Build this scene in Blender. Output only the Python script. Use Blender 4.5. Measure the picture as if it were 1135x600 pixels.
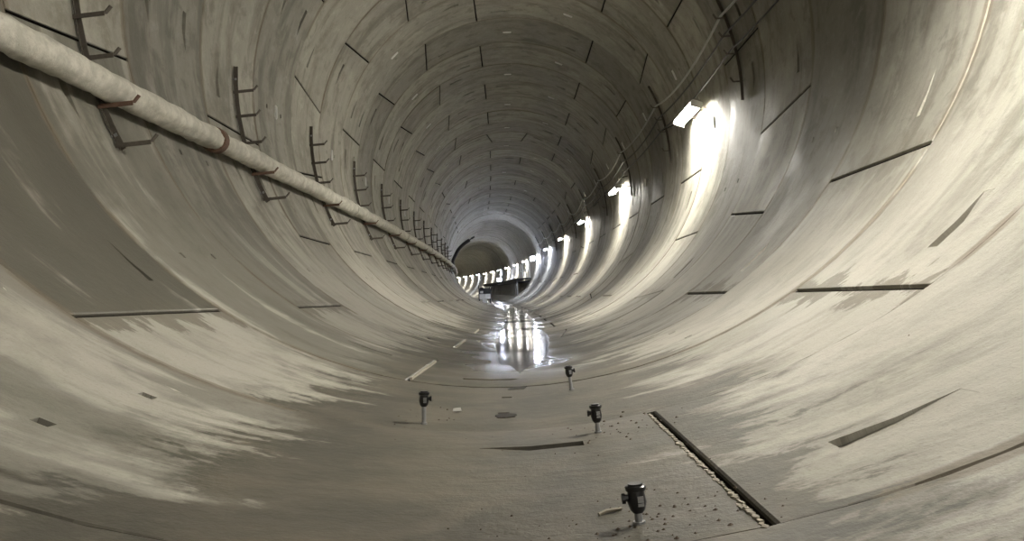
import bpy, bmesh, math, random
from mathutils import Vector, Matrix, noise
random.seed(7)
scene = bpy.context.scene
for o in list(bpy.data.objects):
    bpy.data.objects.remove(o, do_unlink=True)
COL = scene.collection

# ------------------------------------------------------------------ camera
YAW, PITCH, ROLL = -0.02401, 0.03678, -0.05554
CAM = Vector((0.08305, 0.0, -2.42084))
fwd = Vector((math.sin(YAW)*math.cos(PITCH), math.cos(YAW)*math.cos(PITCH), math.sin(PITCH)))
rgt0 = Vector((math.cos(YAW), -math.sin(YAW), 0))
up0 = rgt0.cross(fwd)
rgt = rgt0*math.cos(ROLL) + up0*math.sin(ROLL)
upv = up0*math.cos(ROLL) - rgt0*math.sin(ROLL)
cd = bpy.data.cameras.new('camera')
cd.sensor_width = 36.0
cd.lens = 888.0/1135.0*36.0
cd.clip_start, cd.clip_end = 0.02, 500
cam = bpy.data.objects.new('camera', cd)
COL.objects.link(cam)
m3 = Matrix((rgt, upv, -fwd)).transposed()
cam.matrix_world = Matrix.Translation(CAM) @ m3.to_4x4()
scene.camera = cam

# ------------------------------------------------------------------ world, exposure
wd = bpy.data.worlds.new('world')
scene.world = wd
wd.use_nodes = True
wd.node_tree.nodes['Background'].inputs[0].default_value = (0.5, 0.52, 0.55, 1)
wd.node_tree.nodes['Background'].inputs[1].default_value = 0.004
vs = scene.view_settings
vs.view_transform = 'Standard'
vs.look = 'None'
vs.gamma = 1.0
vs.use_curve_mapping = False
vs.exposure = 1.6
LAMP_POWER = 88.0        # emission of the ordinary wall lamps
FLOOD_POWER = 170.0

# ------------------------------------------------------------------ tunnel axis
R = 2.9117          # inner radius
W = 1.5             # ring width
D = 0.01513         # ring phase
KH, KV = -0.00157, 0.00019
def axis(s):
    c = Vector((KH*s*s/2, s, KV*s*s/2))
    t = Vector((KH*s, 1, KV*s)).normalized()
    n = t.cross(Vector((0, 0, 1))).normalized()
    b = n.cross(t)
    return c, t, n, b
def loc(s, x, z):
    """point in the tunnel: s along, x to the right, z up from the axis"""
    c, t, n, b = axis(s)
    return c + n*x + b*z
def pol(s, deg, r):
    a = math.radians(deg)
    return loc(s, r*math.cos(a), r*math.sin(a))

# ------------------------------------------------------------------ node helpers
class NT:
    def __init__(self, name):
        self.m = bpy.data.materials.new(name)
        self.m.use_nodes = True
        self.t = self.m.node_tree
        self.b = self.t.nodes['Principled BSDF']
    def n(self, typ, **kw):
        nd = self.t.nodes.new(typ)
        for k, v in kw.items():
            setattr(nd, k, v)
        return nd
    def put(self, sock, v):
        if isinstance(v, bpy.types.NodeSocket):
            self.t.links.new(v, sock)
        else:
            sock.default_value = v
    def math(self, op, a, b=0.0, c=None, clamp=False):
        nd = self.n('ShaderNodeMath', operation=op, use_clamp=clamp)
        self.put(nd.inputs[0], a); self.put(nd.inputs[1], b)
        if c is not None: self.put(nd.inputs[2], c)
        return nd.outputs[0]
    def step(self, v, lo, hi):
        nd = self.n('ShaderNodeMapRange', interpolation_type='SMOOTHSTEP')
        self.put(nd.inputs[0], v)
        nd.inputs[1].default_value = lo; nd.inputs[2].default_value = hi
        nd.inputs[3].default_value = 0; nd.inputs[4].default_value = 1
        return nd.outputs[0]
    def mix(self, f, a, b):
        nd = self.n('ShaderNodeMix', data_type='RGBA')
        self.put(nd.inputs[0], f); self.put(nd.inputs[6], a); self.put(nd.inputs[7], b)
        return nd.outputs[2]
    def mixf(self, f, a, b):
        nd = self.n('ShaderNodeMix', data_type='FLOAT')
        self.put(nd.inputs[0], f); self.put(nd.inputs[2], a); self.put(nd.inputs[3], b)
        return nd.outputs[0]
    def noise(self, vec, scale, detail=4, rough=0.55, dist=0.0):
        nd = self.n('ShaderNodeTexNoise')
        if vec is not None: self.put(nd.inputs['Vector'], vec)
        nd.inputs['Scale'].default_value = scale
        nd.inputs['Detail'].default_value = detail
        nd.inputs['Roughness'].default_value = rough
        nd.inputs['Distortion'].default_value = dist
        return nd.outputs['Fac']
    def vec(self, x, y, z=0.0):
        nd = self.n('ShaderNodeCombineXYZ')
        for i, v in enumerate((x, y, z)): self.put(nd.inputs[i], v)
        return nd.outputs[0]
    def bump(self, h, strength, dist):
        nd = self.n('ShaderNodeBump')
        nd.inputs['Strength'].default_value = strength
        nd.inputs['Distance'].default_value = dist
        self.put(nd.inputs['Height'], h)
        self.put(self.b.inputs['Normal'], nd.outputs[0])
    def set(self, **kw):
        for k, v in kw.items():
            self.put(self.b.inputs[k.replace('_', ' ')], v)
        return self
def rgb(r, g, b): return (r, g, b, 1.0)

def simple(name, c, rough=0.6, metal=0.0, var=0.25, scale=30, bump=0.2, spec=0.5):
    a = NT(name)
    tc = a.n('ShaderNodeTexCoord').outputs['Object']
    f = a.noise(tc, scale, 5, 0.6)
    c2 = rgb(*[x*(1-var) for x in c]); c1 = rgb(*[min(1, x*(1+var)) for x in c])
    a.set(Base_Color=a.mix(f, c2, c1), Roughness=rough, Metallic=metal)
    a.b.inputs['Specular IOR Level'].default_value = spec
    if bump: a.bump(f, bump, 0.004)
    return a.m

# ---- precast concrete of the lining
def concrete():
    a = NT('precast_concrete')
    uv = a.n('ShaderNodeUVMap', uv_map='UVMap').outputs[0]
    sp = a.n('ShaderNodeSeparateXYZ'); a.put(sp.inputs[0], uv)
    u, v = sp.outputs[0], sp.outputs[1]
    oi = a.n('ShaderNodeObjectInfo')
    oc = a.n('ShaderNodeSeparateColor'); a.put(oc.inputs[0], oi.outputs['Color'])
    damp, tone = oc.outputs[0], oc.outputs[1]
    rnd = a.math('MULTIPLY', oi.outputs['Random'], 60.0)
    streak = a.noise(a.vec(a.math('MULTIPLY', u, 0.55), a.math('MULTIPLY', v, 3.2), rnd), 1.0, 6, 0.6, 0.3)
    blot = a.noise(a.vec(u, v, rnd), 0.9, 5, 0.6, 0.4)
    iso = a.noise(a.vec(u, v, rnd), 3.6, 9, 0.68, 0.3)
    iso2 = a.noise(a.vec(a.math('MULTIPLY', u, .7), a.math('MULTIPLY', v, 1.2), 41.0), 2.3, 9, 0.7, 0.4)
    fine = a.noise(a.vec(u, v, 0), 14.0, 6, 0.65)
    grain = a.noise(a.vec(u, v, 3.0), 90.0, 3, 0.7)
    base = a.mix(a.step(blot, 0.3, 0.72), rgb(.245, .232, .195), rgb(.365, .35, .30))
    base = a.mix(a.math('MULTIPLY', a.step(streak, 0.48, 0.65), 0.58), base, rgb(.13, .12, .095))
    base = a.mix(a.math('MULTIPLY', a.step(fine, 0.45, 0.75), 0.25), base, rgb(.42, .40, .35))
    base = a.mix(a.math('MULTIPLY', a.step(iso, 0.50, 0.64), 0.55), base, rgb(.15, .142, .115))
    base = a.mix(a.math('MULTIPLY', a.math('SUBTRACT', 1.0, a.step(iso, 0.32, 0.46)), 0.45), base, rgb(.43, .415, .365))
    # dusty pale laitance left on both sides of the invert
    au = a.math('ABSOLUTE', a.math('ADD', u, 0.10))
    jag = a.noise(a.vec(a.math('MULTIPLY', u, 1.3), a.math('MULTIPLY', v, 7.0), 7.0), 1.0, 7, 0.68, 0.5)
    jag2 = a.noise(a.vec(u, a.math('MULTIPLY', v, 1.6), 11.0), 1.1, 3, 0.5)
    edge = a.math('ADD', au, a.math('ADD', a.math('ADD', a.math('MULTIPLY', a.math('SUBTRACT', jag, 0.5), -1.3), a.math('MULTIPLY', a.math('SUBTRACT', iso2, 0.5), -1.9)), a.math('MULTIPLY', a.math('SUBTRACT', jag2, 0.5), -0.9)))
    dusty = a.math('MULTIPLY', a.step(edge, 0.8, 1.2), a.math('SUBTRACT', 1.0, a.step(edge, 1.9, 3.2)))
    base = a.mix(a.math('MULTIPLY', dusty, a.mixf(a.step(iso2, .44, .58), .85, .45)), base, rgb(.455, .435, .38))
    # damp segments: dark wash with ragged, streaked outline
    dm = a.math('MULTIPLY', a.step(a.math('ADD', a.math('MULTIPLY', damp, .20), a.math('ADD', a.math('MULTIPLY', streak, 0.55), a.math('MULTIPLY', blot, 0.45))), 0.56, 0.64), damp)
    base = a.mix(a.math('MULTIPLY', dm, 0.9), base, rgb(.085, .08, .062))
    # damp halo along the radial joints
    sj = a.n('ShaderNodeSeparateXYZ'); a.put(sj.inputs[0], a.n('ShaderNodeUVMap', uv_map='JointUV').outputs[0])
    hal = a.math('SUBTRACT', 1.0, a.step(a.math('ADD', sj.outputs[0], a.math('ADD', a.math('MULTIPLY', a.math('SUBTRACT', jag, .5), -.35), a.math('MULTIPLY', a.math('SUBTRACT', iso2, .5), -.9))), .09, .13))
    base = a.mix(a.math('MULTIPLY', hal, a.math('MULTIPLY', oc.outputs[2], .75)), base, rgb(.16, .145, .11))
    # rusty-brown seepage close to some ring joints
    fr = a.math('FRACT', a.math('SUBTRACT', a.math('DIVIDE', v, W), D))
    ed = a.math('MINIMUM', fr, a.math('SUBTRACT', 1.0, fr))
    sn = a.noise(a.vec(a.math('MULTIPLY', u, 0.9), a.math('MULTIPLY', v, 0.5), 21.0), 1.0, 5, 0.6)
    seep = a.math('MULTIPLY', a.step(sn, 0.40, 0.50), a.math('SUBTRACT', 1.0, a.step(a.math('ADD', ed, a.math('MULTIPLY', iso2, 0.06)), 0.048, 0.062)))
    base = a.mix(a.math('MULTIPLY', seep, 0.7), base, rgb(.17, .14, .10))
    # muddy wet invert
    wet = a.math('SUBTRACT', 1.0, a.step(edge, 0.74, 0.86))
    mud = a.mix(a.step(a.noise(a.vec(u, v, 31.0), 2.2, 6, 0.65, 0.6), 0.35, 0.7), rgb(.088, .083, .067), rgb(.15, .134, .104))
    mud = a.mix(a.math('MULTIPLY', a.step(fine, 0.5, 0.75), 0.35), mud, rgb(.20, .185, .15))
    base = a.mix(wet, base, mud)
    base = a.mix(a.math('MULTIPLY', a.step(grain, 0.52, 0.75), 0.32), base, rgb(.10, .095, .08))
    mul = a.n('ShaderNodeMix', data_type='RGBA', blend_type='MULTIPLY'); mul.inputs[0].default_value = 1.0
    a.put(mul.inputs[6], base); a.put(mul.inputs[7], a.vec(tone, tone, tone))
    core = a.math('SUBTRACT', 1.0, a.step(a.math('ADD', au, a.math('MULTIPLY', a.math('SUBTRACT', jag2, 0.5), 1.2)), 0.2, 0.6))
    rough = a.mixf(a.step(blot, 0.35, 0.65), 0.58, 0.78)
    rough = a.mixf(wet, rough, 0.55)
    rough = a.mixf(a.math('MULTIPLY', dm, 0.7), rough, 0.45)
    rough = a.mixf(a.math('MULTIPLY', core, a.step(v, 4.2, 5.6)), rough, 0.26)
    a.set(Base_Color=mul.outputs[2], Roughness=rough)
    a.b.inputs['Specular IOR Level'].default_value = 0.38
    h = a.math('ADD', a.math('MULTIPLY', fine, 0.6), a.math('ADD', a.math('MULTIPLY', grain, 0.15), a.math('MULTIPLY', streak, 0.8)))
    a.bump(h, 0.65, 0.012)
    return a.m

def emis(name, col, power):
    a = NT(name)
    a.set(Base_Color=rgb(.9, .9, .88), Roughness=0.4, Emission_Color=rgb(*col), Emission_Strength=power)
    return a.m

M = {}
M['concrete'] = concrete()
M['steel'] = simple('rusty_steel', (.065, .05, .04), .65, .3, .5, 40, .4)
M['gasket'] = simple('joint_gasket', (.022, .019, .015), .85, 0, .4, 30, .2, .2)
M['dusty_steel'] = simple('dusty_steel', (.095, .082, .066), .75, .2, .4, 40, .4)
M['galv'] = simple('galvanised_steel', (.38, .385, .40), .38, .8, .15, 60, .1)
M['rust'] = simple('brown_clamp', (.13, .075, .05), .8, .1, .5, 50, .4)
M['black'] = simple('black_plastic', (.012, .012, .013), .32, 0, .3, 60, .05)
M['plug'] = simple('white_plastic', (.72, .72, .70), .45, 0, .08, 30, .05)
M['white_paint'] = simple('white_enamel', (.70, .70, .68), .4, 0, .08, 20, .05)
M['cable_pale'] = simple('pale_cable', (.42, .42, .40), .45, 0, .15, 12, .1)
M['cable_dark'] = simple('dark_cable', (.03, .03, .032), .5, 0, .3, 12, .1)
M['wood'] = simple('pale_timber', (.36, .33, .27), .8, 0, .35, 25, .5)
M['mortar'] = simple('broken_mortar', (.27, .245, .20), .9, 0, .35, 60, .8)
M['stone'] = simple('grit', (.10, .075, .055), .9, 0, .6, 15, .5)
M['deck'] = simple('dark_deck_steel', (.022, .022, .023), .9, 0, .4, 10, .2)
M['machine'] = simple('dark_machine_paint', (.03, .03, .034), .5, 0, .3, 10, .1)
M['panel_grey'] = simple('light_grey_panel', (.75, .75, .74), .5, 0, .1, 6, .05)
M['hose'] = simple('black_rubber_hose', (.012, .012, .013), .6, 0, .3, 30, .2)
M['lamp_warm'] = emis('lamp_diffuser', (1.0, .955, .86), LAMP_POWER)
M['lamp_near'] = emis('lamp_diffuser_boosted', (1.0, .955, .86), LAMP_POWER*1.5)  # same single fitting, emission raised to brighten the near stretch
M['lamp_far'] = emis('lamp_diffuser_far', (1.0, .97, .90), LAMP_POWER*2.0)
M['lamp_cool'] = emis('lamp_diffuser_cool', (.80, .86, 1.0), LAMP_POWER)
M['flood'] = emis('flood_glass', (.74, .80, 1.0), FLOOD_POWER)
def pipe_mat():
    a = NT('cement_crusted_pipe')
    tc = a.n('ShaderNodeTexCoord').outputs['Object']
    f = a.noise(tc, 9, 6, .65); g = a.noise(tc, 45, 4, .7); k = a.noise(tc, 3.0, 4, .6)
    c = a.mix(a.step(f, .35, .7), rgb(.40, .385, .33), rgb(.60, .58, .51))
    c = a.mix(a.math('MULTIPLY', a.step(g, .58, .72), .5), c, rgb(.24, .22, .18))
    c = a.mix(a.math('MULTIPLY', a.step(k, .62, .72), .35), c, rgb(.30, .24, .18))
    a.set(Base_Color=c, Roughness=.85)
    a.bump(a.math('ADD', f, a.math('MULTIPLY', g, .4)), .6, .012)
    return a.m
M['pipe'] = pipe_mat()
def water_mat():
    a = NT('muddy_water')
    tc = a.n('ShaderNodeTexCoord').outputs['Object']
    f = a.noise(tc, 5.0, 3, .5, .5); k = a.noise(tc, 0.7, 3, .5)
    a.set(Base_Color=rgb(.055, .05, .04), Roughness=a.mixf(a.step(k, .38, .62), .04, .13))
    a.b.inputs['IOR'].default_value = 1.33
    a.b.inputs['Specular IOR Level'].default_value = 0.3
    a.bump(f, .05, .01)
    return a.m
M['water'] = water_mat()

# ------------------------------------------------------------------ object helpers
def tag(o, label=None, cat=None, group=None, kind=None):
    if label: o['label'] = label
    if cat: o['category'] = cat
    if group: o['group'] = group
    if kind: o['kind'] = kind
    return o
def empty(name, p=(0, 0, 0), parent=None, mw=None):
    o = bpy.data.objects.new(name, None)
    o.empty_display_size = 0.1
    COL.objects.link(o)
    if parent: o.parent = parent
    if mw is not None: o.matrix_world = mw
    else: o.location = p
    return o
def frame(s, x, z):
    """matrix at a place in the tunnel: local X right, Y along, Z up"""
    c, t, n, b = axis(s)
    m = Matrix((n, t, b)).transposed().to_4x4()
    m.translation = c + n*x + b*z
    return m
class MB:
    def __init__(self): self.v = []; self.f = []
    def add(self, vs, fs):
        o = len(self.v); self.v += [Vector(p) for p in vs]; self.f += [[i+o for i in q] for q in fs]
        return self
    def box(self, c, s, mat=None):
        c = Vector(c); hx, hy, hz = s[0]/2, s[1]/2, s[2]/2
        vs = [Vector((x, y, z)) for x in (-hx, hx) for y in (-hy, hy) for z in (-hz, hz)]
        if mat is not None: vs = [mat @ p for p in vs]
        vs = [p + c for p in vs]
        return self.add(vs, [(0, 1, 3, 2), (4, 6, 7, 5), (0, 4, 5, 1), (2, 3, 7, 6), (0, 2, 6, 4), (1, 5, 7, 3)])
    def bar(self, p, q, w, h, side):
        """square bar from p to q; side = direction of its width"""
        p, q = Vector(p), Vector(q); d = (q-p).normalized()
        sx = (Vector(side) - d*d.dot(Vector(side))).normalized(); sy = d.cross(sx)
        vs = []
        for e in (p, q):
            for a, b2 in ((-1, -1), (1, -1), (1, 1), (-1, 1)): vs.append(e + sx*a*w/2 + sy*b2*h/2)
        return self.add(vs, [(0, 3, 2, 1), (4, 5, 6, 7), (0, 1, 5, 4), (1, 2, 6, 5), (2, 3, 7, 6), (3, 0, 4, 7)])
    def tube(self, pts, r, n=8, caps=True, jit=None):
        pts = [Vector(p) for p in pts]; rr = r if isinstance(r, (list, tuple)) else [r]*len(pts)
        o = len(self.v); ref = None
        for i, p in enumerate(pts):
            d = (pts[min(i+1, len(pts)-1)] - pts[max(i-1, 0)])
            d = d.normalized() if d.length > 1e-9 else Vector((0, 0, 1))
            if ref is None:
                ref = Vector((0, 0, 1)) if abs(d.z) < .9 else Vector((1, 0, 0))
            x = (ref - d*ref.dot(d)).normalized(); y = d.cross(x); ref = x
            for k in range(n):
                a = 2*math.pi*k/n
                q = x*math.cos(a) + y*math.sin(a)
                self.v.append(p + q*(rr[i] + (jit(p, q) if jit else 0)))
        for i in range(len(pts)-1):
            for k in range(n):
                a, b2 = o+i*n+k, o+i*n+(k+1) % n
                self.f.append([a, b2, b2+n, a+n])
        if caps:
            self.f.append([o+k for k in range(n)][::-1]); self.f.append([o+(len(pts)-1)*n+k for k in range(n)])
        return self
    def build(self, name, mat, parent=None, smooth=30, p=None):
        me = bpy.data.meshes.new(name)
        off = Vector(p) if p is not None else Vector((0, 0, 0))
        me.from_pydata([q-off for q in self.v], [], self.f)
        bm = bmesh.new(); bm.from_mesh(me); bmesh.ops.recalc_face_normals(bm, faces=bm.faces); bm.to_mesh(me); bm.free()
        if smooth:
            for q in me.polygons: q.use_smooth = True
            me.set_sharp_from_angle(angle=math.radians(smooth))
        me.materials.append(mat)
        o = bpy.data.objects.new(name, me); COL.objects.link(o)
        o.location = off
        if parent: o.parent = parent
        return o
def copy_tree(o, parent=None):
    c = o.copy(); COL.objects.link(c)
    if parent: c.parent = parent
    for ch in o.children: copy_tree(ch, c)
    return c

# ------------------------------------------------------------------ the lining
lining = tag(empty('wall_tunnel'), 'curved grey tunnel lining of bolted precast concrete segments', 'wall', kind='structure')
KEY = {-3: 32.5, -2: 145, -1: 190, 0: 100, 1: 145, 2: 100, 3: 190, 4: 32.5, 5: -12.5, 6: -57.5, 7: 190, 8: 145, 9: 32.5, 10: 145, 11: -35, 12: 145, 13: 32.5,
       14: 145, 15: 32.5, 16: 145, 17: 100, 18: 145, 19: 190, 20: 10, 21: 32.5, 22: 145, 23: 190, 24: -57.5}
ODD = [32.5, 190, 100, -35]; EVEN = [145, -57.5, 10, 77.5]
K0, K1, KEND = -12, 34, 108
PLUG = None
def plug_mesh():
    mb = MB(); mb.box((0, 0, 0), (.17, .036, .02)); mb.box((0, 0, .012), (.15, .024, .01))
    me = bpy.data.meshes.new('plug'); me.from_pydata(mb.v, [], mb.f); me.materials.append(M['plug'])
    return me
PLUG = plug_mesh()
rs = random.Random(3)
def fillers(lines, step):
    lines = sorted(lines); out = [lines[0]]
    for a, b in zip(lines, lines[1:]):
        n = max(1, math.ceil((b-a)/step - 1e-6))
        for i in range(1, n+1): out.append(a + (b-a)*i/n)
    return out
# pockets that the photograph shows open / closed: (ring, joint angle, side of the joint, near half)
POCKETS = {(1, 280, 0, True): True, (1, 280, 0, False): False, (1, 280, 1, True): False, (1, 280, 1, False): True,
           (2, 302, 0, True): True, (2, 302, 0, False): False, (2, 302, 1, True): False, (2, 302, 1, False): False, (3, 325, 0, True): True, (3, 325, 0, False): False,
           (2, 235, 0, True): False, (2, 235, 0, False): False, (2, 235, 1, False): True, (3, 325, 1, True): False, (3, 325, 1, False): False}
def segment(k, t0a, t0b, t1a, t1b, key, ringoff):
    """one precast segment between joints t0 (at the near / far ring edge a / b) and t1 > t0, degrees"""
    wd_ = (t1a+t1b-t0a-t0b)/2
    g, ch = 0.25, 0.12
    al = {g, g+ch, wd_-g-ch, wd_-g}
    pockets = []
    vp = [(.24, .295), (.725, .775)]
    if not key:
        al |= {5.5, 12.3, wd_-12.3, wd_-5.5, wd_/2-.5, wd_/2+.5}
        for (va, vb) in vp:
            for side in (0, 1):
                ja = (t0a if side == 0 else t1a) % 360
                low = abs(((ja-270+180) % 360)-180) < 62
                pr = (.75 if va < .5 else .45) * (.35 if low else 1.0)
                keep = POCKETS.get((k, round(ja), side, va < .5), rs.random() < pr)
                if not keep: continue
                dmax = .055 if rs.random() > .25 else rs.uniform(.015, .03)
                if side == 0: pockets.append((5.5, 12.3, va, vb, dmax, 0.0006))
                else: pockets.append((wd_-12.3, wd_-5.5, va, vb, 0.0006, dmax))
        for vc in (.33, .70):
            pockets.append((wd_/2-.5, wd_/2+.5, vc-.014, vc+.014, .05, .05))
    vl = {.0018, .0046, .9954, .9982, .24, .295, .725, .775, .33-.014, .33+.014, .70-.014, .70+.014}
    A = fillers(al, 4.0); V = fillers(vl, .25)
    near = lambda L, x: min(range(len(L)), key=lambda i: abs(L[i]-x))
    ro = ringoff + rs.uniform(-.004, .004)*(.3 if 0 <= k <= 5 else 1)
    def ang(a, v):
        f = a/wd_
        lo = t0a + (t0b-t0a)*v; hi = t1a + (t1b-t1a)*v
        return lo + (hi-lo)*f
    vs, uv, uj, fs = [], [], [], []
    mid = (t0a+t1a)/2
    base_turn = 360*round((mid+90)/360)
    def vert(a, v, r):
        th = ang(a, v); s = (k+v+D)*W
        vs.append(pol(s, th, r)); uv.append((math.radians(th+90-base_turn)*R, s)); uj.append((min(.6, math.radians(min(a, wd_-a))*R), v))
        return len(vs)-1
    na, nv = len(A), len(V)
    idx = {}
    for i, a in enumerate(A):
        for j, v in enumerate(V):
            e = (i in (0, na-1)) or (j in (0, nv-1))
            inv_ = abs(((ang(a, v)-270+180) % 360)-180) < 15.5       # mud packed into the ring joint of the invert
            if inv_ and j in (0, nv-1) and 0 < i < na-1: idx[i, j] = vert(a, .0004 if j == 0 else .9996, R + ro + .0006)
            else: idx[i, j] = vert(a, v, R + ro + (.005 if e else 0))
    hole = {}
    for (a0, a1, v0, v1, d0, d1) in pockets:
        i0, i1, j0, j1 = near(A, a0), near(A, a1), near(V, v0), near(V, v1)
        fl = {}
        for i in range(i0, i1+1):
            d = d0 + (d1-d0)*(A[i]-a0)/(a1-a0)
            for j in range(j0, j1+1): fl[i, j] = vert(A[i], V[j], R+ro+d)
        for i in range(i0, i1):
            for j in range(j0, j1):
                hole[i, j] = 1
                fs.append((fl[i, j], fl[i+1, j], fl[i+1, j+1], fl[i, j+1]))
        for i in range(i0, i1):
            fs.append((idx[i, j0], idx[i+1, j0], fl[i+1, j0], fl[i, j0]))
            fs.append((idx[i, j1], fl[i, j1], fl[i+1, j1], idx[i+1, j1]))
        for j in range(j0, j1):
            fs.append((idx[i0, j], fl[i0, j], fl[i0, j+1], idx[i0, j+1]))
            fs.append((idx[i1, j], idx[i1, j+1], fl[i1, j+1], fl[i1, j]))
    for i in range(na-1):
        for j in range(nv-1):
            if (i, j) not in hole: fs.append((idx[i, j], idx[i+1, j], idx[i+1, j+1], idx[i, j+1]))
    # outer skin and the four joint faces
    ci = list(range(0, na, 3)); ci = ci if ci[-1] == na-1 else ci+[na-1]
    T = .26
    bord = [(i, 0) for i in range(na)] + [(na-1, j) for j in range(1, nv)] + [(i, nv-1) for i in range(na-2, -1, -1)] + [(0, j) for j in range(nv-2, 0, -1)]
    ob = {q: vert(A[q[0]], V[q[1]], R+T) for q in bord}
    gk = {q: vert(A[q[0]], V[q[1]], R+ro+.016) for q in bord}
    for q, q2 in zip(bord, bord[1:]+bord[:1]): fs.append((idx[q], gk[q], gk[q2], idx[q2]))
    g0 = len(fs)
    for q, q2 in zip(bord, bord[1:]+bord[:1]): fs.append((gk[q], ob[q], ob[q2], gk[q2]))
    g1 = len(fs)
    for i in range(na-1): fs.append((ob[i, 0], ob[i, nv-1], ob[i+1, nv-1], ob[i+1, 0])) if 0 < i < na-2 else None
    cen = pol((k+.5+D)*W, ang(wd_/2, .5), R)
    me = bpy.data.meshes.new('segment')
    me.from_pydata([p-cen for p in vs], [], fs)
    ul = me.uv_layers.new(name='UVMap')
    buf = [c for l in me.loops for c in uv[l.vertex_index]]
    ul.data.foreach_set('uv', buf)
    u2 = me.uv_layers.new(name='JointUV'); u2.data.foreach_set('uv', [c for l in me.loops for c in uj[l.vertex_index]])
    me.polygons.foreach_set('use_smooth', [True]*len(me.polygons))
    me.set_sharp_from_angle(angle=math.radians(20))
    me.materials.append(M['concrete']); me.materials.append(M['gasket'])
    me.polygons.foreach_set('material_index', [1 if g0 <= i < g1 else 0 for i in range(len(me.polygons))])
    o = bpy.data.objects.new('segment', me); COL.objects.link(o)
    o.location = cen; o.parent = lining
    th_c = ang(wd_/2, .5)
    return o, th_c, ro
HALO = {(2, 2): 1.0, (2, 3): 1.0, (4, 3): .8, (4, 4): .8}
DAMP = {(2, 201): 1.0, (1, 235): .6, (3, 223): .7, (4, 201): .5, (6, 178): .45}
for k in range(K0, K1):
    a = KEY.get(k)
    if a is None: a = rs.choice(ODD if k % 2 else EVEN)
    ringoff = rs.uniform(-.007, .007)*(.25 if 0 <= k <= 5 else 1)
    tone_r = (1.06 if k % 2 else .90)*rs.uniform(.9, 1.1)
    js = [a + 67.5*i for i in range(6)] + [a+360]
    T = 1.6
    for i in range(6):
        lo, hi = js[i], js[i+1]
        la = lb = lo; ha = hb = hi
        if i == 0: la, lb = lo+T, lo-T
        if i == 4: ha, hb = hi-T, hi+T
        if i == 5: la, lb, ha, hb = lo-T, lo+T, hi+T, hi-T
        o, th, ro = segment(k, la, lb, ha, hb, i == 5, ringoff)
        dv = 0.25*rs.random()**2
        t360 = th % 360
        for (dk, dt), val in DAMP.items():
            if dk == k and abs(((t360-dt+180) % 360)-180) < 25: dv = val
        o.color = (dv, tone_r*rs.uniform(.93, 1.05), HALO.get((k, i), rs.random()*.5), 1)
        s = math.sin(math.radians(th))
        if i < 5 and s > -0.35 and rs.random() < .8 and k < 26:
            pm = frame((k+.55+D)*W, 0, 0)
            ob = bpy.data.objects.new('plug', PLUG); COL.objects.link(ob)
            rot = Matrix.Rotation(-math.radians(th), 4, 'Y')
            # plug lies on the intrados: local X along the circumference, local Z inward
            c, t, n, b = axis((k+.55+D)*W)
            ar = math.radians(th)
            inw = -(n*math.cos(ar)+b*math.sin(ar)); tang = (-n*math.sin(ar)+b*math.cos(ar))
            mm = Matrix((tang, inw.cross(tang), inw)).transposed().to_4x4()
            mm.translation = pol((k+.55+D)*W, th, R+ro-.006)
            ob.parent = o
            ob.matrix_parent_inverse = Matrix.Identity(4)
            ob.matrix_basis = Matrix.Translation(o.location).inverted() @ mm

# rings too far away to tell the segments apart
def far_lining():
    vs, uv, fs = [], [], []
    N = 72
    for k in range(K1, KEND):
        ro = rs.uniform(-.008, .008)
        rows = [(.0, .06), (.006, .06), (.006, .01), (.014, 0), (.33, 0), (.66, 0), (.986, 0), (.994, .01), (.994, .06), (1.0, .06)]
        o = len(vs)
        for (v, d) in rows:
            for q in range(N+1):
                th = -90 + 360*q/N; s = (k+v+D)*W
                vs.append(pol(s, th, R+ro+d)); uv.append((math.radians(th+90)*R, s))
        for r_ in range(len(rows)-1):
            for q in range(N):
                a = o+r_*(N+1)+q
                fs.append((a, a+1, a+N+2, a+N+1))
    me = bpy.data.meshes.new('distant_rings'); me.from_pydata(vs, [], fs)
    ul = me.uv_layers.new(name='UVMap')
    ul.data.foreach_set('uv', [c for l in me.loops for c in uv[l.vertex_index]])
    u2 = me.uv_layers.new(name='JointUV'); u2.data.foreach_set('uv', [.6]*(2*len(me.loops)))
    me.polygons.foreach_set('use_smooth', [True]*len(me.polygons)); me.set_sharp_from_angle(angle=math.radians(20))
    me.materials.append(M['concrete'])
    o = bpy.data.objects.new('distant_rings', me); COL.objects.link(o); o.parent = lining
    o['kind'] = 'stuff'; o.color = (.12, .97, 0, 1)
far_lining()

# pale packing strips left in the joints of the invert
for (k, th) in ((3, -102.4), (5, -102.4), (7, -102.5)):
    mb = MB(); n = 14
    for e in range(n):
        s0, s1 = (k+.06+.84*e/n+D)*W, (k+.06+.84*(e+1)/n+D)*W
        w1 = rs.uniform(.012, .016)
        mb.bar(pol(s0, th, R+.001), pol(s1, th, R+.001), w1, .02, axis(s0)[2])
    mb.build('joint_packing', M['wood'], lining, p=pol((k+.5)*W, th, R))
# crumbling mortar beside the open floor joint
mb = MB()
for e in range(130):
    f = e/130
    s = (1.0+.98*f+D)*W; w1 = rs.uniform(.004, .015)*(.5+.9*abs(noise.noise(Vector((s*7, 0, 0)))))
    th = -80 - .22 - math.degrees(w1/2/R)*rs.uniform(.2, 1.0)
    r0 = rs.uniform(.004, .012)
    q = pol(s, th, R+.002)
    mb.box(q, (w1*1.5, rs.uniform(.008, .022), r0), Matrix.Rotation(rs.uniform(-.7, .7), 3, 'Z'))
mb.build('joint_mortar', M['mortar'], lining, smooth=0, p=pol(1.5*W, -80, R))

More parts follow.
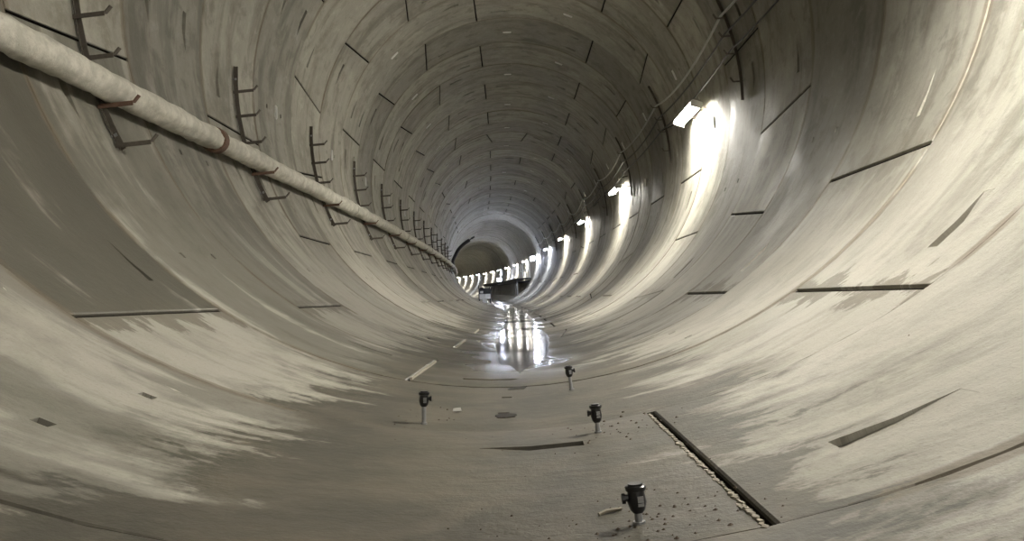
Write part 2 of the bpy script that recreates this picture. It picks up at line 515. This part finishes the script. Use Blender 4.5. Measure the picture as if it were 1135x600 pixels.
# pale mortar ridge squeezed out along the ring joint
mb = MB(); n = 60; pts = []
for e in range(n+1):
    f = e/n; th = -131 + 19*f; s_ = 2.85 - .11*f*f + .008*noise.noise(Vector((f*30, 0, 0)))
    pts.append(pol(s_, th, R+.004))
mb.tube(pts, [.004+.005*abs(noise.noise(Vector((e*.7, 3, 0)))) for e in range(n+1)], 6)
mb.build('mortar_ridge', M['pipe'], lining, p=pts[0])

# ------------------------------------------------------------------ wall lamps
def make_lamp(mat):
    root = empty('wall_lamp')
    L = 1.25
    hb = MB()
    prof = [(-.09, 0), (-.075, .045), (.075, .045), (.09, 0)]
    vs = [(x, y, z) for y in (-L/2, L/2) for (x, z) in prof]
    hb.add(vs, [(0, 1, 2, 3), (7, 6, 5, 4), (0, 4, 5, 1), (1, 5, 6, 2), (2, 6, 7, 3), (3, 7, 4, 0)])
    hb.build('housing', M['white_paint'], root, 0)
    db = MB(); n = 10; pr = [(.078*math.cos(math.pi*(1+i/n)), .055*math.sin(math.pi*(1+i/n))-.002) for i in range(n+1)]
    y0, y1 = -L/2+.03, L/2-.03
    vs = [(x, y, z) for y in (y0, y1) for (x, z) in pr]
    fs = [(i, i+1, i+n+2, i+n+1) for i in range(n)] + [list(range(n+1)), list(range(n+1, 2*n+2))[::-1], (0, n+1, 2*n+1, n)]
    db.add(vs, fs); db.build('diffuser', mat, root, 40)
    for y in (-L/2+.015, L/2-.015):
        e = MB(); e.box((0, y, -.022), (.17, .034, .065)); e.build('end_cap', M['white_paint'], root, 0)
    for y in (-.38, .38):
        e = MB(); e.bar((.0, y, .055), (.215, y, .055), .04, .006, (0, 1, 0)); e.bar((.212, y, .10), (.212, y, -.04), .04, .006, (0, 1, 0))
        e.build('mounting_arm', M['steel'], root, 0)
    return root
warm0 = make_lamp(M['lamp_warm']); near0 = make_lamp(M['lamp_near']); far0 = make_lamp(M['lamp_far']); cool0 = make_lamp(M['lamp_cool'])
ORD = ['', 'first', 'second', 'third', 'fourth', 'fifth', 'sixth', 'seventh', 'eighth', 'ninth', 'tenth']
used = {}
S0, DS = 12.043, 8.5534
for i in range(-3, 17):
    s = S0 + DS*i
    src = near0 if i <= 0 else cool0 if i in (4, 5, 9, 12) else far0 if i > 5 else warm0
    if id(src) in used: r_ = copy_tree(src)
    else: r_ = src; used[id(src)] = 1
    x, z = 2.69, .235
    r_.matrix_world = frame(s, x, z) @ Matrix.Rotation(math.radians(20 if i <= 0 else -10), 4, 'Y')
    if i < 5: lab = 'lit batten lamp on the wall, %s before the raised walkway' % ORD[5-i]
    elif i == 5: lab = 'lit batten lamp beside the bluish floodlight at the walkway end'
    else: lab = 'lit batten lamp above the walkway, %s past the floodlight' % (ORD[i-5] if i-5 < 11 else 'eleventh')
    tag(r_, lab, 'lamp', 'batten lamps along the right wall')

def floodlight(s, x, z, rotz, label):
    r_ = empty('floodlight')
    b = MB(); b.box((0, .05, 0), (.42, .10, .30)); b.box((0, .12, 0), (.30, .05, .2)); b.build('housing', M['machine'], r_, 0)
    b = MB(); b.box((0, -.01, 0), (.38, .03, .26)); b.build('glass', M['flood'], r_, 0)
    b = MB(); b.bar((-.23, .05, 0), (-.23, .05, -.24), .03, .01, (0, 1, 0)); b.bar((.23, .05, 0), (.23, .05, -.24), .03, .01, (0, 1, 0)); b.bar((-.23, .05, -.24), (.23, .05, -.24), .03, .01, (0, 1, 0))
    b.build('bracket', M['steel'], r_, 0)
    r_.matrix_world = frame(s, x, z) @ Matrix.Rotation(rotz, 4, 'Z')
    tag(r_, label, 'floodlight')
    return r_
floodlight(54.5, 2.55, .05, math.radians(-55), 'bluish floodlight on the wall at the walkway end')
floodlight(78.0, 1.70, -.95, math.radians(-10), 'small bright floodlight standing on the walkway edge')

# ------------------------------------------------------------------ supply pipe and its brackets
PX, PZ, PR = -2.64, -.855, .093
def pipe_pos(s): return loc(s, PX-.0012*max(0, s-6), PZ+.0075*max(0, min(s, 45)-6))
pipe = tag(empty('supply_pipe', loc(0, PX, PZ)), 'cement crusted pale pipe running along the wall on steel brackets', 'pipe')
def child_at(o, parent):
    o.parent = parent
    o.location = o.location - parent.location
    return o
jit = lambda p, q: .016*noise.noise((p+q*.35)*3.2) + .013*noise.noise((p+q*.3)*9) + .006*noise.noise((p+q*.3)*22) + (.012 if q.z > .2 else 0)*max(0, noise.noise(p*2.1)+.5)
edges = [-6, -3, 1.2, 7.1, 13.1, 19.6, 26.2, 32.6, 38.6, 44.6, 50.6, 56.6, 62.6]
for a, b in zip(edges, edges[1:]):
    n = max(8, int((b-a)/(.09 if a < 15 else .4)))
    mb = MB().tube([pipe_pos(a+.01+(b-a-.02)*i/n) for i in range(n+1)], PR, 24 if a < 15 else 12, True, jit if a < 30 else None)
    child_at(mb.build('pipe_section', M['pipe'], None, 60, p=pipe_pos(a)), pipe)
for a in edges[1:-1]:
    near_ = a < 12
    mb = MB()
    mb.tube([pipe_pos(a+d) for d in (-.05, -.045, .045, .05)], [PR+.002, PR+.022, PR+.022, PR+.002], 20)
    c = child_at(mb.build('coupling', M['rust'] if a == 7.1 else M['pipe'], None, 40, p=pipe_pos(a)), pipe)

def left_bracket():
    root = empty('pipe_bracket')
    TH0, TH1 = 176.3, 206.2
    L = []
    mb = MB(); n = 8
    pp = []
    for i in range(n+1):
        th = math.radians(TH0 + (TH1-TH0)*i/n)
        pp.append((th, Vector((math.cos(th), 0, math.sin(th)))))
    for w, h, r_, dy in ((.034, .008, R-.018, 0), (.008, .036, R-.036, -.014)):
        for (t0, d0), (t1, d1) in zip(pp, pp[1:]):
            mb.bar(d0*r_, d1*r_, w, h, (0, 1, 0))
    mb.build('upright', M['dusty_steel'], root, 0)
    for j, th in enumerate((181.6, 186.8, 192.6, 199.4, 205.2)):
        a = math.radians(th); p0 = Vector((math.cos(a), 0, math.sin(a)))*(R-.01)
        ln = .215 if j < 3 else .24
        p1 = p0 + Vector((ln, 0, .012))
        m2 = MB(); m2.bar(p0, p1, .034, .008, (0, 1, 0)); m2.bar(p0-Vector((0, .02, .012)), p1-Vector((0, .02, .012)), .008, .03, (0, 1, 0))
        m2.bar(p1-Vector((.004, 0, .004)), p1+Vector((.036, 0, .042)), .034, .008, (0, 1, 0))
        m2.build('arm', M['rust'] if j == 3 else M['dusty_steel'], root, 0)
    for th in (179, 204):
        a = math.radians(th); p0 = Vector((math.cos(a), .0, math.sin(a)))
        m2 = MB(); m2.tube([p0*(R+.0), p0*(R-.045)], .014, 6); m2.build('bolt', M['galv'], root, 0)
    return root
LB = left_bracket(); first = True
for i in range(-2, 13):
    s = 5.30 + 3.085*i
    r_ = LB if first else copy_tree(LB); first = False
    r_.matrix_world = frame(s, 0, 0.0) @ Matrix.Rotation(-math.radians(-.14*max(0, s-5)), 4, 'Y')
    lab = 'rusty hook bracket in the dense far row carrying the pale pipe'
    if i <= 0: lab = 'rusty steel hook bracket under the pale pipe, %s short of its brown coupling' % ORD[1-i]
    elif i <= 5: lab = 'rusty steel hook bracket under the pale pipe, %s past its brown coupling' % ORD[i]
    tag(r_, lab, 'bracket', 'hook brackets of the pale pipe')

# pale clamp hung on the pipe near the first bracket
# ------------------------------------------------------------------ right wall: hangers and cables
def right_bracket():
    root = empty('cable_hanger')
    mb = MB(); n = 8; T0, T1 = 27.0, -2.5
    dd = [Vector((math.cos(math.radians(T0+(T1-T0)*i/n)), 0, math.sin(math.radians(T0+(T1-T0)*i/n)))) for i in range(n+1)]
    for d0, d1 in zip(dd, dd[1:]):
        mb.bar(d0*(R-.018), d1*(R-.018), .032, .008, (0, 1, 0)); mb.bar(d0*(R-.034)-Vector((0, .013, 0)), d1*(R-.034)-Vector((0, .013, 0)), .008, .034, (0, 1, 0))
    mb.build('upright', M['dusty_steel'], root, 0)
    for z, ln in ((.93, .13), (.70, .14), (.48, .14), (.13, .12)):
        x = math.sqrt(R*R-z*z)-.01
        m2 = MB(); m2.bar((x, 0, z-.02), (x-ln, 0, z-.02), .04, .008, (0, 1, 0)); m2.bar((x-ln+.004, 0, z-.024), (x-ln-.035, 0, z+.035), .04, .008, (0, 1, 0))
        m2.build('arm', M['dusty_steel'], root, 0)
    return root
RB = right_bracket(); first = True
RS = [9.83 + 4.64*i for i in range(-3, 10)]
for s in RS:
    r_ = RB if first else copy_tree(RB); first = False
    r_.matrix_world = frame(s, 0, 0)
    j = round((s-S0)/DS); sd = 'past' if s > S0+DS*j else 'short of'
    lab = 'dusty steel cable hanger on the wall just %s the %s lamp before the walkway' % (sd, ORD[5-j]) if j < 5 else 'dusty steel cable hanger on the wall just short of the bluish floodlight'
    tag(r_, lab, 'bracket', 'cable hangers on the lamp wall')
def cable(name, x, z, r, sag, mat, label, dx=0.0):
    mb = MB(); pts = []
    rr_ = random.Random(name+str(z))
    for a, b in zip(RS, RS[1:]):
        sg = sag*rr_.uniform(.6, 1.3)
        for i in range(10):
            f = i/10; q = 4*f*(1-f)
            pts.append(loc(a+(b-a)*f, x + dx*q, z - sg*q))
    mb.tube(pts, r, 6)
    o = mb.build(name, mat, None, 60, p=pts[0])
    return tag(o, label, 'cable')
cable('cable', 2.675, .935, .016, .19, M['cable_pale'], 'pale sagging cable on the topmost hooks above the lamps', -.01)
cable('cable', 2.715, .712, .013, .10, M['cable_dark'], 'thin dark cable on the second hooks above the lamps')
cable('cable', 2.76, .49, .012, .06, M['cable_dark'], 'dark lamp supply cable on the lower hooks just above the lamps')

# ------------------------------------------------------------------ floor valves
def valve(s, th, hs, hb, tilt, hand, label):
    r_ = empty('grout_valve')
    b = MB(); b.tube([(0, 0, -.02), (0, 0, hs+.004)], .0085, 12); b.tube([(0, 0, -.005), (0, 0, .006)], .013, 12)
    b.build('stem', M['galv'], r_, 40)
    b = MB(); prof = [(0, .011), (.12, .016), (.40, .020), (.62, .0185), (.80, .017), (.82, .021), (.97, .022), (1.0, .020)]
    b.tube([(0, 0, hs+hb*f) for f, _ in prof], [q for _, q in prof], 16)
    bo = b.build('body', M['black'], r_, 40)
    b = MB(); b.tube([(0, 0, hs+hb+.0005), (0, 0, hs+hb+.004)], .0155, 14); b.build('rim', M['black'], bo, 40)
    b = MB(); b.tube([(0, 0, hs+hb*.55), (hand*.026, 0, hs+hb*.56)], .0075, 8); b.tube([(hand*.024, -.004, hs+hb*.56), (hand*.031, -.004, hs+hb*.56)], .011, 8); b.build('handle', M['black'], r_, 40)
    for f in (.34, .48, .6):
        b = MB(); b.box((.006, -.0195, hs+hb*f), (.012, .004, .006)); b.build('stud', M['galv'], bo, 0)
    a = math.radians(th+90)
    r_.matrix_world = frame(s, R*math.sin(a), -R*math.cos(a)) @ Matrix.Rotation(tilt, 4, 'Y')
    tag(r_, label, 'valve', 'grout valves standing in the invert')
valve(1.68, -84.5, .024, .056, -.05, -1, 'black capped grout valve with grit and a stick around its foot')
valve(2.80, -84.3, .036, .060, -.05, -1, 'black capped grout valve near the end of the open floor joint')
valve(4.14, -84.7, .066, .054, -.09, 1, 'black capped grout valve beside the wet streak past the other valves')
valve(3.16, -97.2, .068, .056, .06, 1, 'black capped grout valve alone across the floor from the other three')

# grit, stick, scraps
mb = MB(); gr = random.Random(5)
for cs, cth, n, rs_, rt, big in ((1.70, -84.6, 90, .11, 2.6, .0055), (2.82, -83.6, 45, .16, 2.4, .006), (3.2, -98, 16, .2, 2, .004), (2.2, -86, 30, .6, 6, .004)):
    for _ in range(n):
        s = cs + gr.gauss(0, rs_); th = cth + gr.gauss(0, rt); r0 = big*gr.uniform(.35, 1.0)
        q = pol(s, th, R-r0*.2)
        vs = [q+Vector((r0*gr.uniform(.7, 1.3)*dx, r0*gr.uniform(.7, 1.3)*dy, r0*gr.uniform(.5, 1)*dz)) for dx, dy, dz in ((1, 0, 0), (-1, 0, 0), (0, 1, 0), (0, -1, 0), (0, 0, 1), (0, 0, -1))]
        mb.add(vs, [(0, 2, 4), (2, 1, 4), (1, 3, 4), (3, 0, 4), (2, 0, 5), (1, 2, 5), (3, 1, 5), (0, 3, 5)])
o = mb.build('grit', M['stone'], None, 0, p=pol(1.7, -85, R)); tag(o, 'brown grit and crumbs scattered around the floor valves', 'grit', kind='stuff')
p0, p1 = pol(1.775, -86.0, R-.004), pol(1.80, -84.95, R-.004)
mb = MB(); mb.tube([p0, p0.lerp(p1, .35)+Vector((0, .004, .002)), p0.lerp(p1, .7)+Vector((0, 0, .001)), p1], [.004, .005, .0045, .003], 6)
tag(mb.build('stick', M['wood'], None, 40, p=p0), 'short pale splinter of wood lying beside the gritty valve', 'stick')

# ------------------------------------------------------------------ standing water on the invert
def puddle(name, sa, sb, dmax, ramp, label, step=.12, wmul=1.0, x0=0.0):
    mb = MB(); n = int((sb-sa)/step); L = []
    for i in range(n+1):
        s = sa + (sb-sa)*i/n
        f = min(1, (s-sa)/ramp, (sb-s)/ramp+.02); f = f*f*(3-2*f)
        d = dmax*max(.02, f)
        h = math.sqrt(2*R*d)*wmul*(1+.55*max(0, 1-(s-sa)/4)*noise.noise(Vector((s*2.6, 3, 4))))
        x0 = .10*max(0, 1-(s-sa)/5)*noise.noise(Vector((s*1.1, 8, 2)))
        l = h*(1+.22*noise.noise(Vector((s*1.3, 0, 1)))+.05*noise.noise(Vector((s*5, 2, 1)))); r_ = h*(1+.22*noise.noise(Vector((s*1.3, 5, 1)))+.05*noise.noise(Vector((s*5, 7, 1))))
        zc = -(R-d)
        zl = min(zc, -(R+.012)+l*l/(2*R)) if l < h else zc; 
        L.append((loc(s, x0-l, zc), loc(s, x0-l*.5, zc), loc(s, x0, zc), loc(s, x0+r_*.5, zc), loc(s, x0+r_, zc)))
    vs = [p for row in L for p in row]; m = len(L)*5
    vs += [p - axis(p.y)[3]*.03 for p in vs[:m]]
    fs = []
    for i in range(len(L)-1):
        for j in range(4):
            a = i*5+j
            fs.append((a, a+1, a+6, a+5)); fs.append((m+a, m+a+5, m+a+6, m+a+1))
        fs.append((i*5, i*5+5, m+i*5+5, m+i*5)); fs.append((i*5+4, m+i*5+4, m+i*5+9, i*5+9))
    fs.append((0, m, m+1, m+2, m+3, m+4, 4, 3, 2, 1)); e = (len(L)-1)*5
    fs.append((e, e+1, e+2, e+3, e+4, m+e+4, m+e+3, m+e+2, m+e+1, m+e))
    mb.add(vs, fs)
    return tag(mb.build(name, M['water'], None, 60, p=L[0][2]), label, 'puddle')
puddle('puddle', 4.4, 66.0, .017, 5.0, 'long shallow puddle of muddy water mirroring the lamps along the invert')

mb = MB(); n = 20; rim = []
for e in range(n):
    a_ = 2*math.pi*e/n; q = 1+.25*noise.noise(Vector((math.cos(a_)*2, math.sin(a_)*2, 9)))
    rim.append((3.42+.06*q*math.sin(a_), -.05+.046*q*math.cos(a_)))
top = [loc(a_, x, -R-.004+.0065) for a_, x in rim]; bot = [loc(a_, x, -R-.004) for a_, x in rim]
mb.add(top+bot, [list(range(n)), list(range(n, 2*n))[::-1]]+[(e, (e+1) % n, n+(e+1) % n, n+e) for e in range(n)])
tag(mb.build('puddle', M['water'], None, 0, p=loc(3.42, -.05, -R)), 'tiny round puddle on bare floor between the valves', 'puddle')
q = pol(3.53, -95.2, R-.006)
mb = MB(); mb.add([q+Vector(v) for v in ((-.022, -.012, 0), (.018, -.016, 0), (.012, .03, 0), (-.018, -.008, .012), (.014, -.012, .014), (.010, .024, .010))], [(0, 2, 1), (3, 4, 5), (0, 1, 4, 3), (1, 2, 5, 4), (2, 0, 3, 5)])
tag(mb.build('plaster_chip', M['white_paint'], None, 0, p=q), 'pale triangular plaster chip on the floor past the lone valve', 'chip')

# ------------------------------------------------------------------ equipment far down the tunnel
wk = tag(empty('walkway', loc(57, 2.1, -1.2)), 'dark raised steel walkway along the wall under far lamps', 'walkway')
sec = [(57+4.0*i, 57+4.0*(i+1)) for i in range(10)]
for a, b in sec:
    mb = MB()
    P0 = [loc(a, x, z) for x, z in ((1.55, -1.2), (2.60, -1.2), (2.60, -1.28), (1.62, -1.28), (1.62, -1.48), (1.55, -1.48))]
    P1 = [loc(b-.03, x, z) for x, z in ((1.55, -1.2), (2.60, -1.2), (2.60, -1.28), (1.62, -1.28), (1.62, -1.48), (1.55, -1.48))]
    mb.add(P0+P1, [(0, 1, 7, 6), (1, 2, 8, 7), (2, 3, 9, 8), (3, 4, 10, 9), (4, 5, 11, 10), (5, 0, 6, 11), (0, 5, 4, 3), (0, 3, 2, 1), (6, 9, 10, 11), (6, 7, 8, 9)])
    child_at(mb.build('deck_section', M['deck'], None, 0, p=loc(a, 1.6, -1.2)), wk)
    for s in (a+.3, a+2.3):
        mb = MB(); mb.bar(loc(s, 1.6, -1.25), loc(s, 1.6, -2.45), .08, .08, axis(s)[1]); child_at(mb.build('post', M['galv'], None, 0, p=loc(s, 1.6, -2.4)), wk)
        mb = MB(); mb.bar(loc(s, 1.6, -1.45), loc(s, 2.5, -1.45), .08, .1, axis(s)[1]); child_at(mb.build('joist', M['deck'], None, 0, p=loc(s, 1.6, -1.4)), wk)
for s in (57.3, 60.3):
    for x in (2.05, 2.55):
        mb = MB(); mb.bar(loc(s, x, -1.2), loc(s, x, -.12), .05, .05, axis(s)[1]); child_at(mb.build('rail_post', M['white_paint'], None, 0, p=loc(s, x, -1.2)), wk)
    for z in (-.12, -.65):
        mb = MB(); mb.bar(loc(s, 2.05, z), loc(s, 2.55, z), .05, .05, axis(s)[1]); child_at(mb.build('rail', M['white_paint'], None, 0, p=loc(s, 2.05, z)), wk)

def cart():
    r_ = empty('pump_unit')
    fl = -2.80
    def pt(name, c, sz, mat, par=r_):
        b = MB(); b.box(c, sz); return b.build(name, mat, par, 0)
    pt('tank', (0, .1, .88), (.82, 1.1, .40), M['machine'])
    b = MB(); b.tube([(-.2, -.45, 1.0), (-.2, .5, 1.0)], .17, 12); b.build('motor', M['machine'], r_, 40)
    pt('front_panel', (-.19, -.46, .52), (.37, .05, .34), M['panel_grey']); pt('front_panel', (.20, -.46, .52), (.37, .05, .34), M['panel_grey'])
    pt('gauge_box', (-.22, -.47, .82), (.2, .06, .16), M['white_paint'])
    pt('frame', (0, .1, .66), (.86, 1.1, .05), M['machine'])
    for x in (-.38, .38):
        for y in (-.4, .6): pt('leg', (x, y, .33), (.07, .07, .66), M['machine'])
    pt('drip_tray', (-.02, -.42, .2), (.3, .06, .30), M['panel_grey'])
    b = MB(); b.tube([(.3, -.3, 1.05), (.42, -.3, 1.2), (.5, -.1, 1.1), (.45, .2, .9)], .03, 8); b.build('pump_hose', M['hose'], r_, 60)
    b = MB(); b.bar((-.4, .6, 1.05), (-.4, .6, 1.3), .04, .04, (0, 1, 0)); b.bar((-.4, -.4, 1.05), (-.4, -.4, 1.3), .04, .04, (0, 1, 0)); b.bar((-.4, -.4, 1.3), (-.4, .6, 1.3), .04, .04, (1, 0, 0)); b.build('handle', M['machine'], r_, 0)
    r_.matrix_world = frame(56, -.80, -2.88)
    tag(r_, 'dark pump unit with light grey front panels standing on the invert', 'pump')
cart()
# black hose rearing up from the pipe
hp = []
ctrl = [(-2.69, -.44), (-2.72, -.20), (-2.58, .10), (-2.38, .45), (-2.08, .74), (-1.72, .98)]
for i in range(len(ctrl)-1):
    p_ = [ctrl[max(0, i-1)], ctrl[i], ctrl[i+1], ctrl[min(len(ctrl)-1, i+2)]]
    for q in range(5):
        t = q/5
        f = lambda a, b, c, d: .5*((2*b)+(-a+c)*t+(2*a-5*b+4*c-d)*t*t+(-a+3*b-3*c+d)*t**3)
        hp.append((f(*[w[0] for w in p_]), f(*[w[1] for w in p_])))
hp.append(ctrl[-1])
hr = tag(empty('hose', loc(46, -2.62, -.75)), 'thick black hose rearing up from the pale pipe far along', 'hose')
mb = MB(); mb.tube([loc(46+.02*i, x, z) for i, (x, z) in enumerate(hp)], [.085+.02*i/len(hp) for i in range(len(hp))], 12)
child_at(mb.build('hose_body', M['hose'], None, 60, p=loc(46, -2.62, -.75)), hr)
mb = MB(); mb.tube([loc(46.5, -1.74, .97), loc(46.5, -1.60, 1.06)], .035, 8); mb.tube([loc(46.5, -1.60, 1.06), loc(46.5, -1.42, 1.17)], [.06, .045], 10)
child_at(mb.build('nozzle', M['machine'], None, 60, p=loc(46.5, -1.7, 1)), hr)

# tidy: the prototypes' parts inherit their root's transform
bpy.context.view_layer.update()
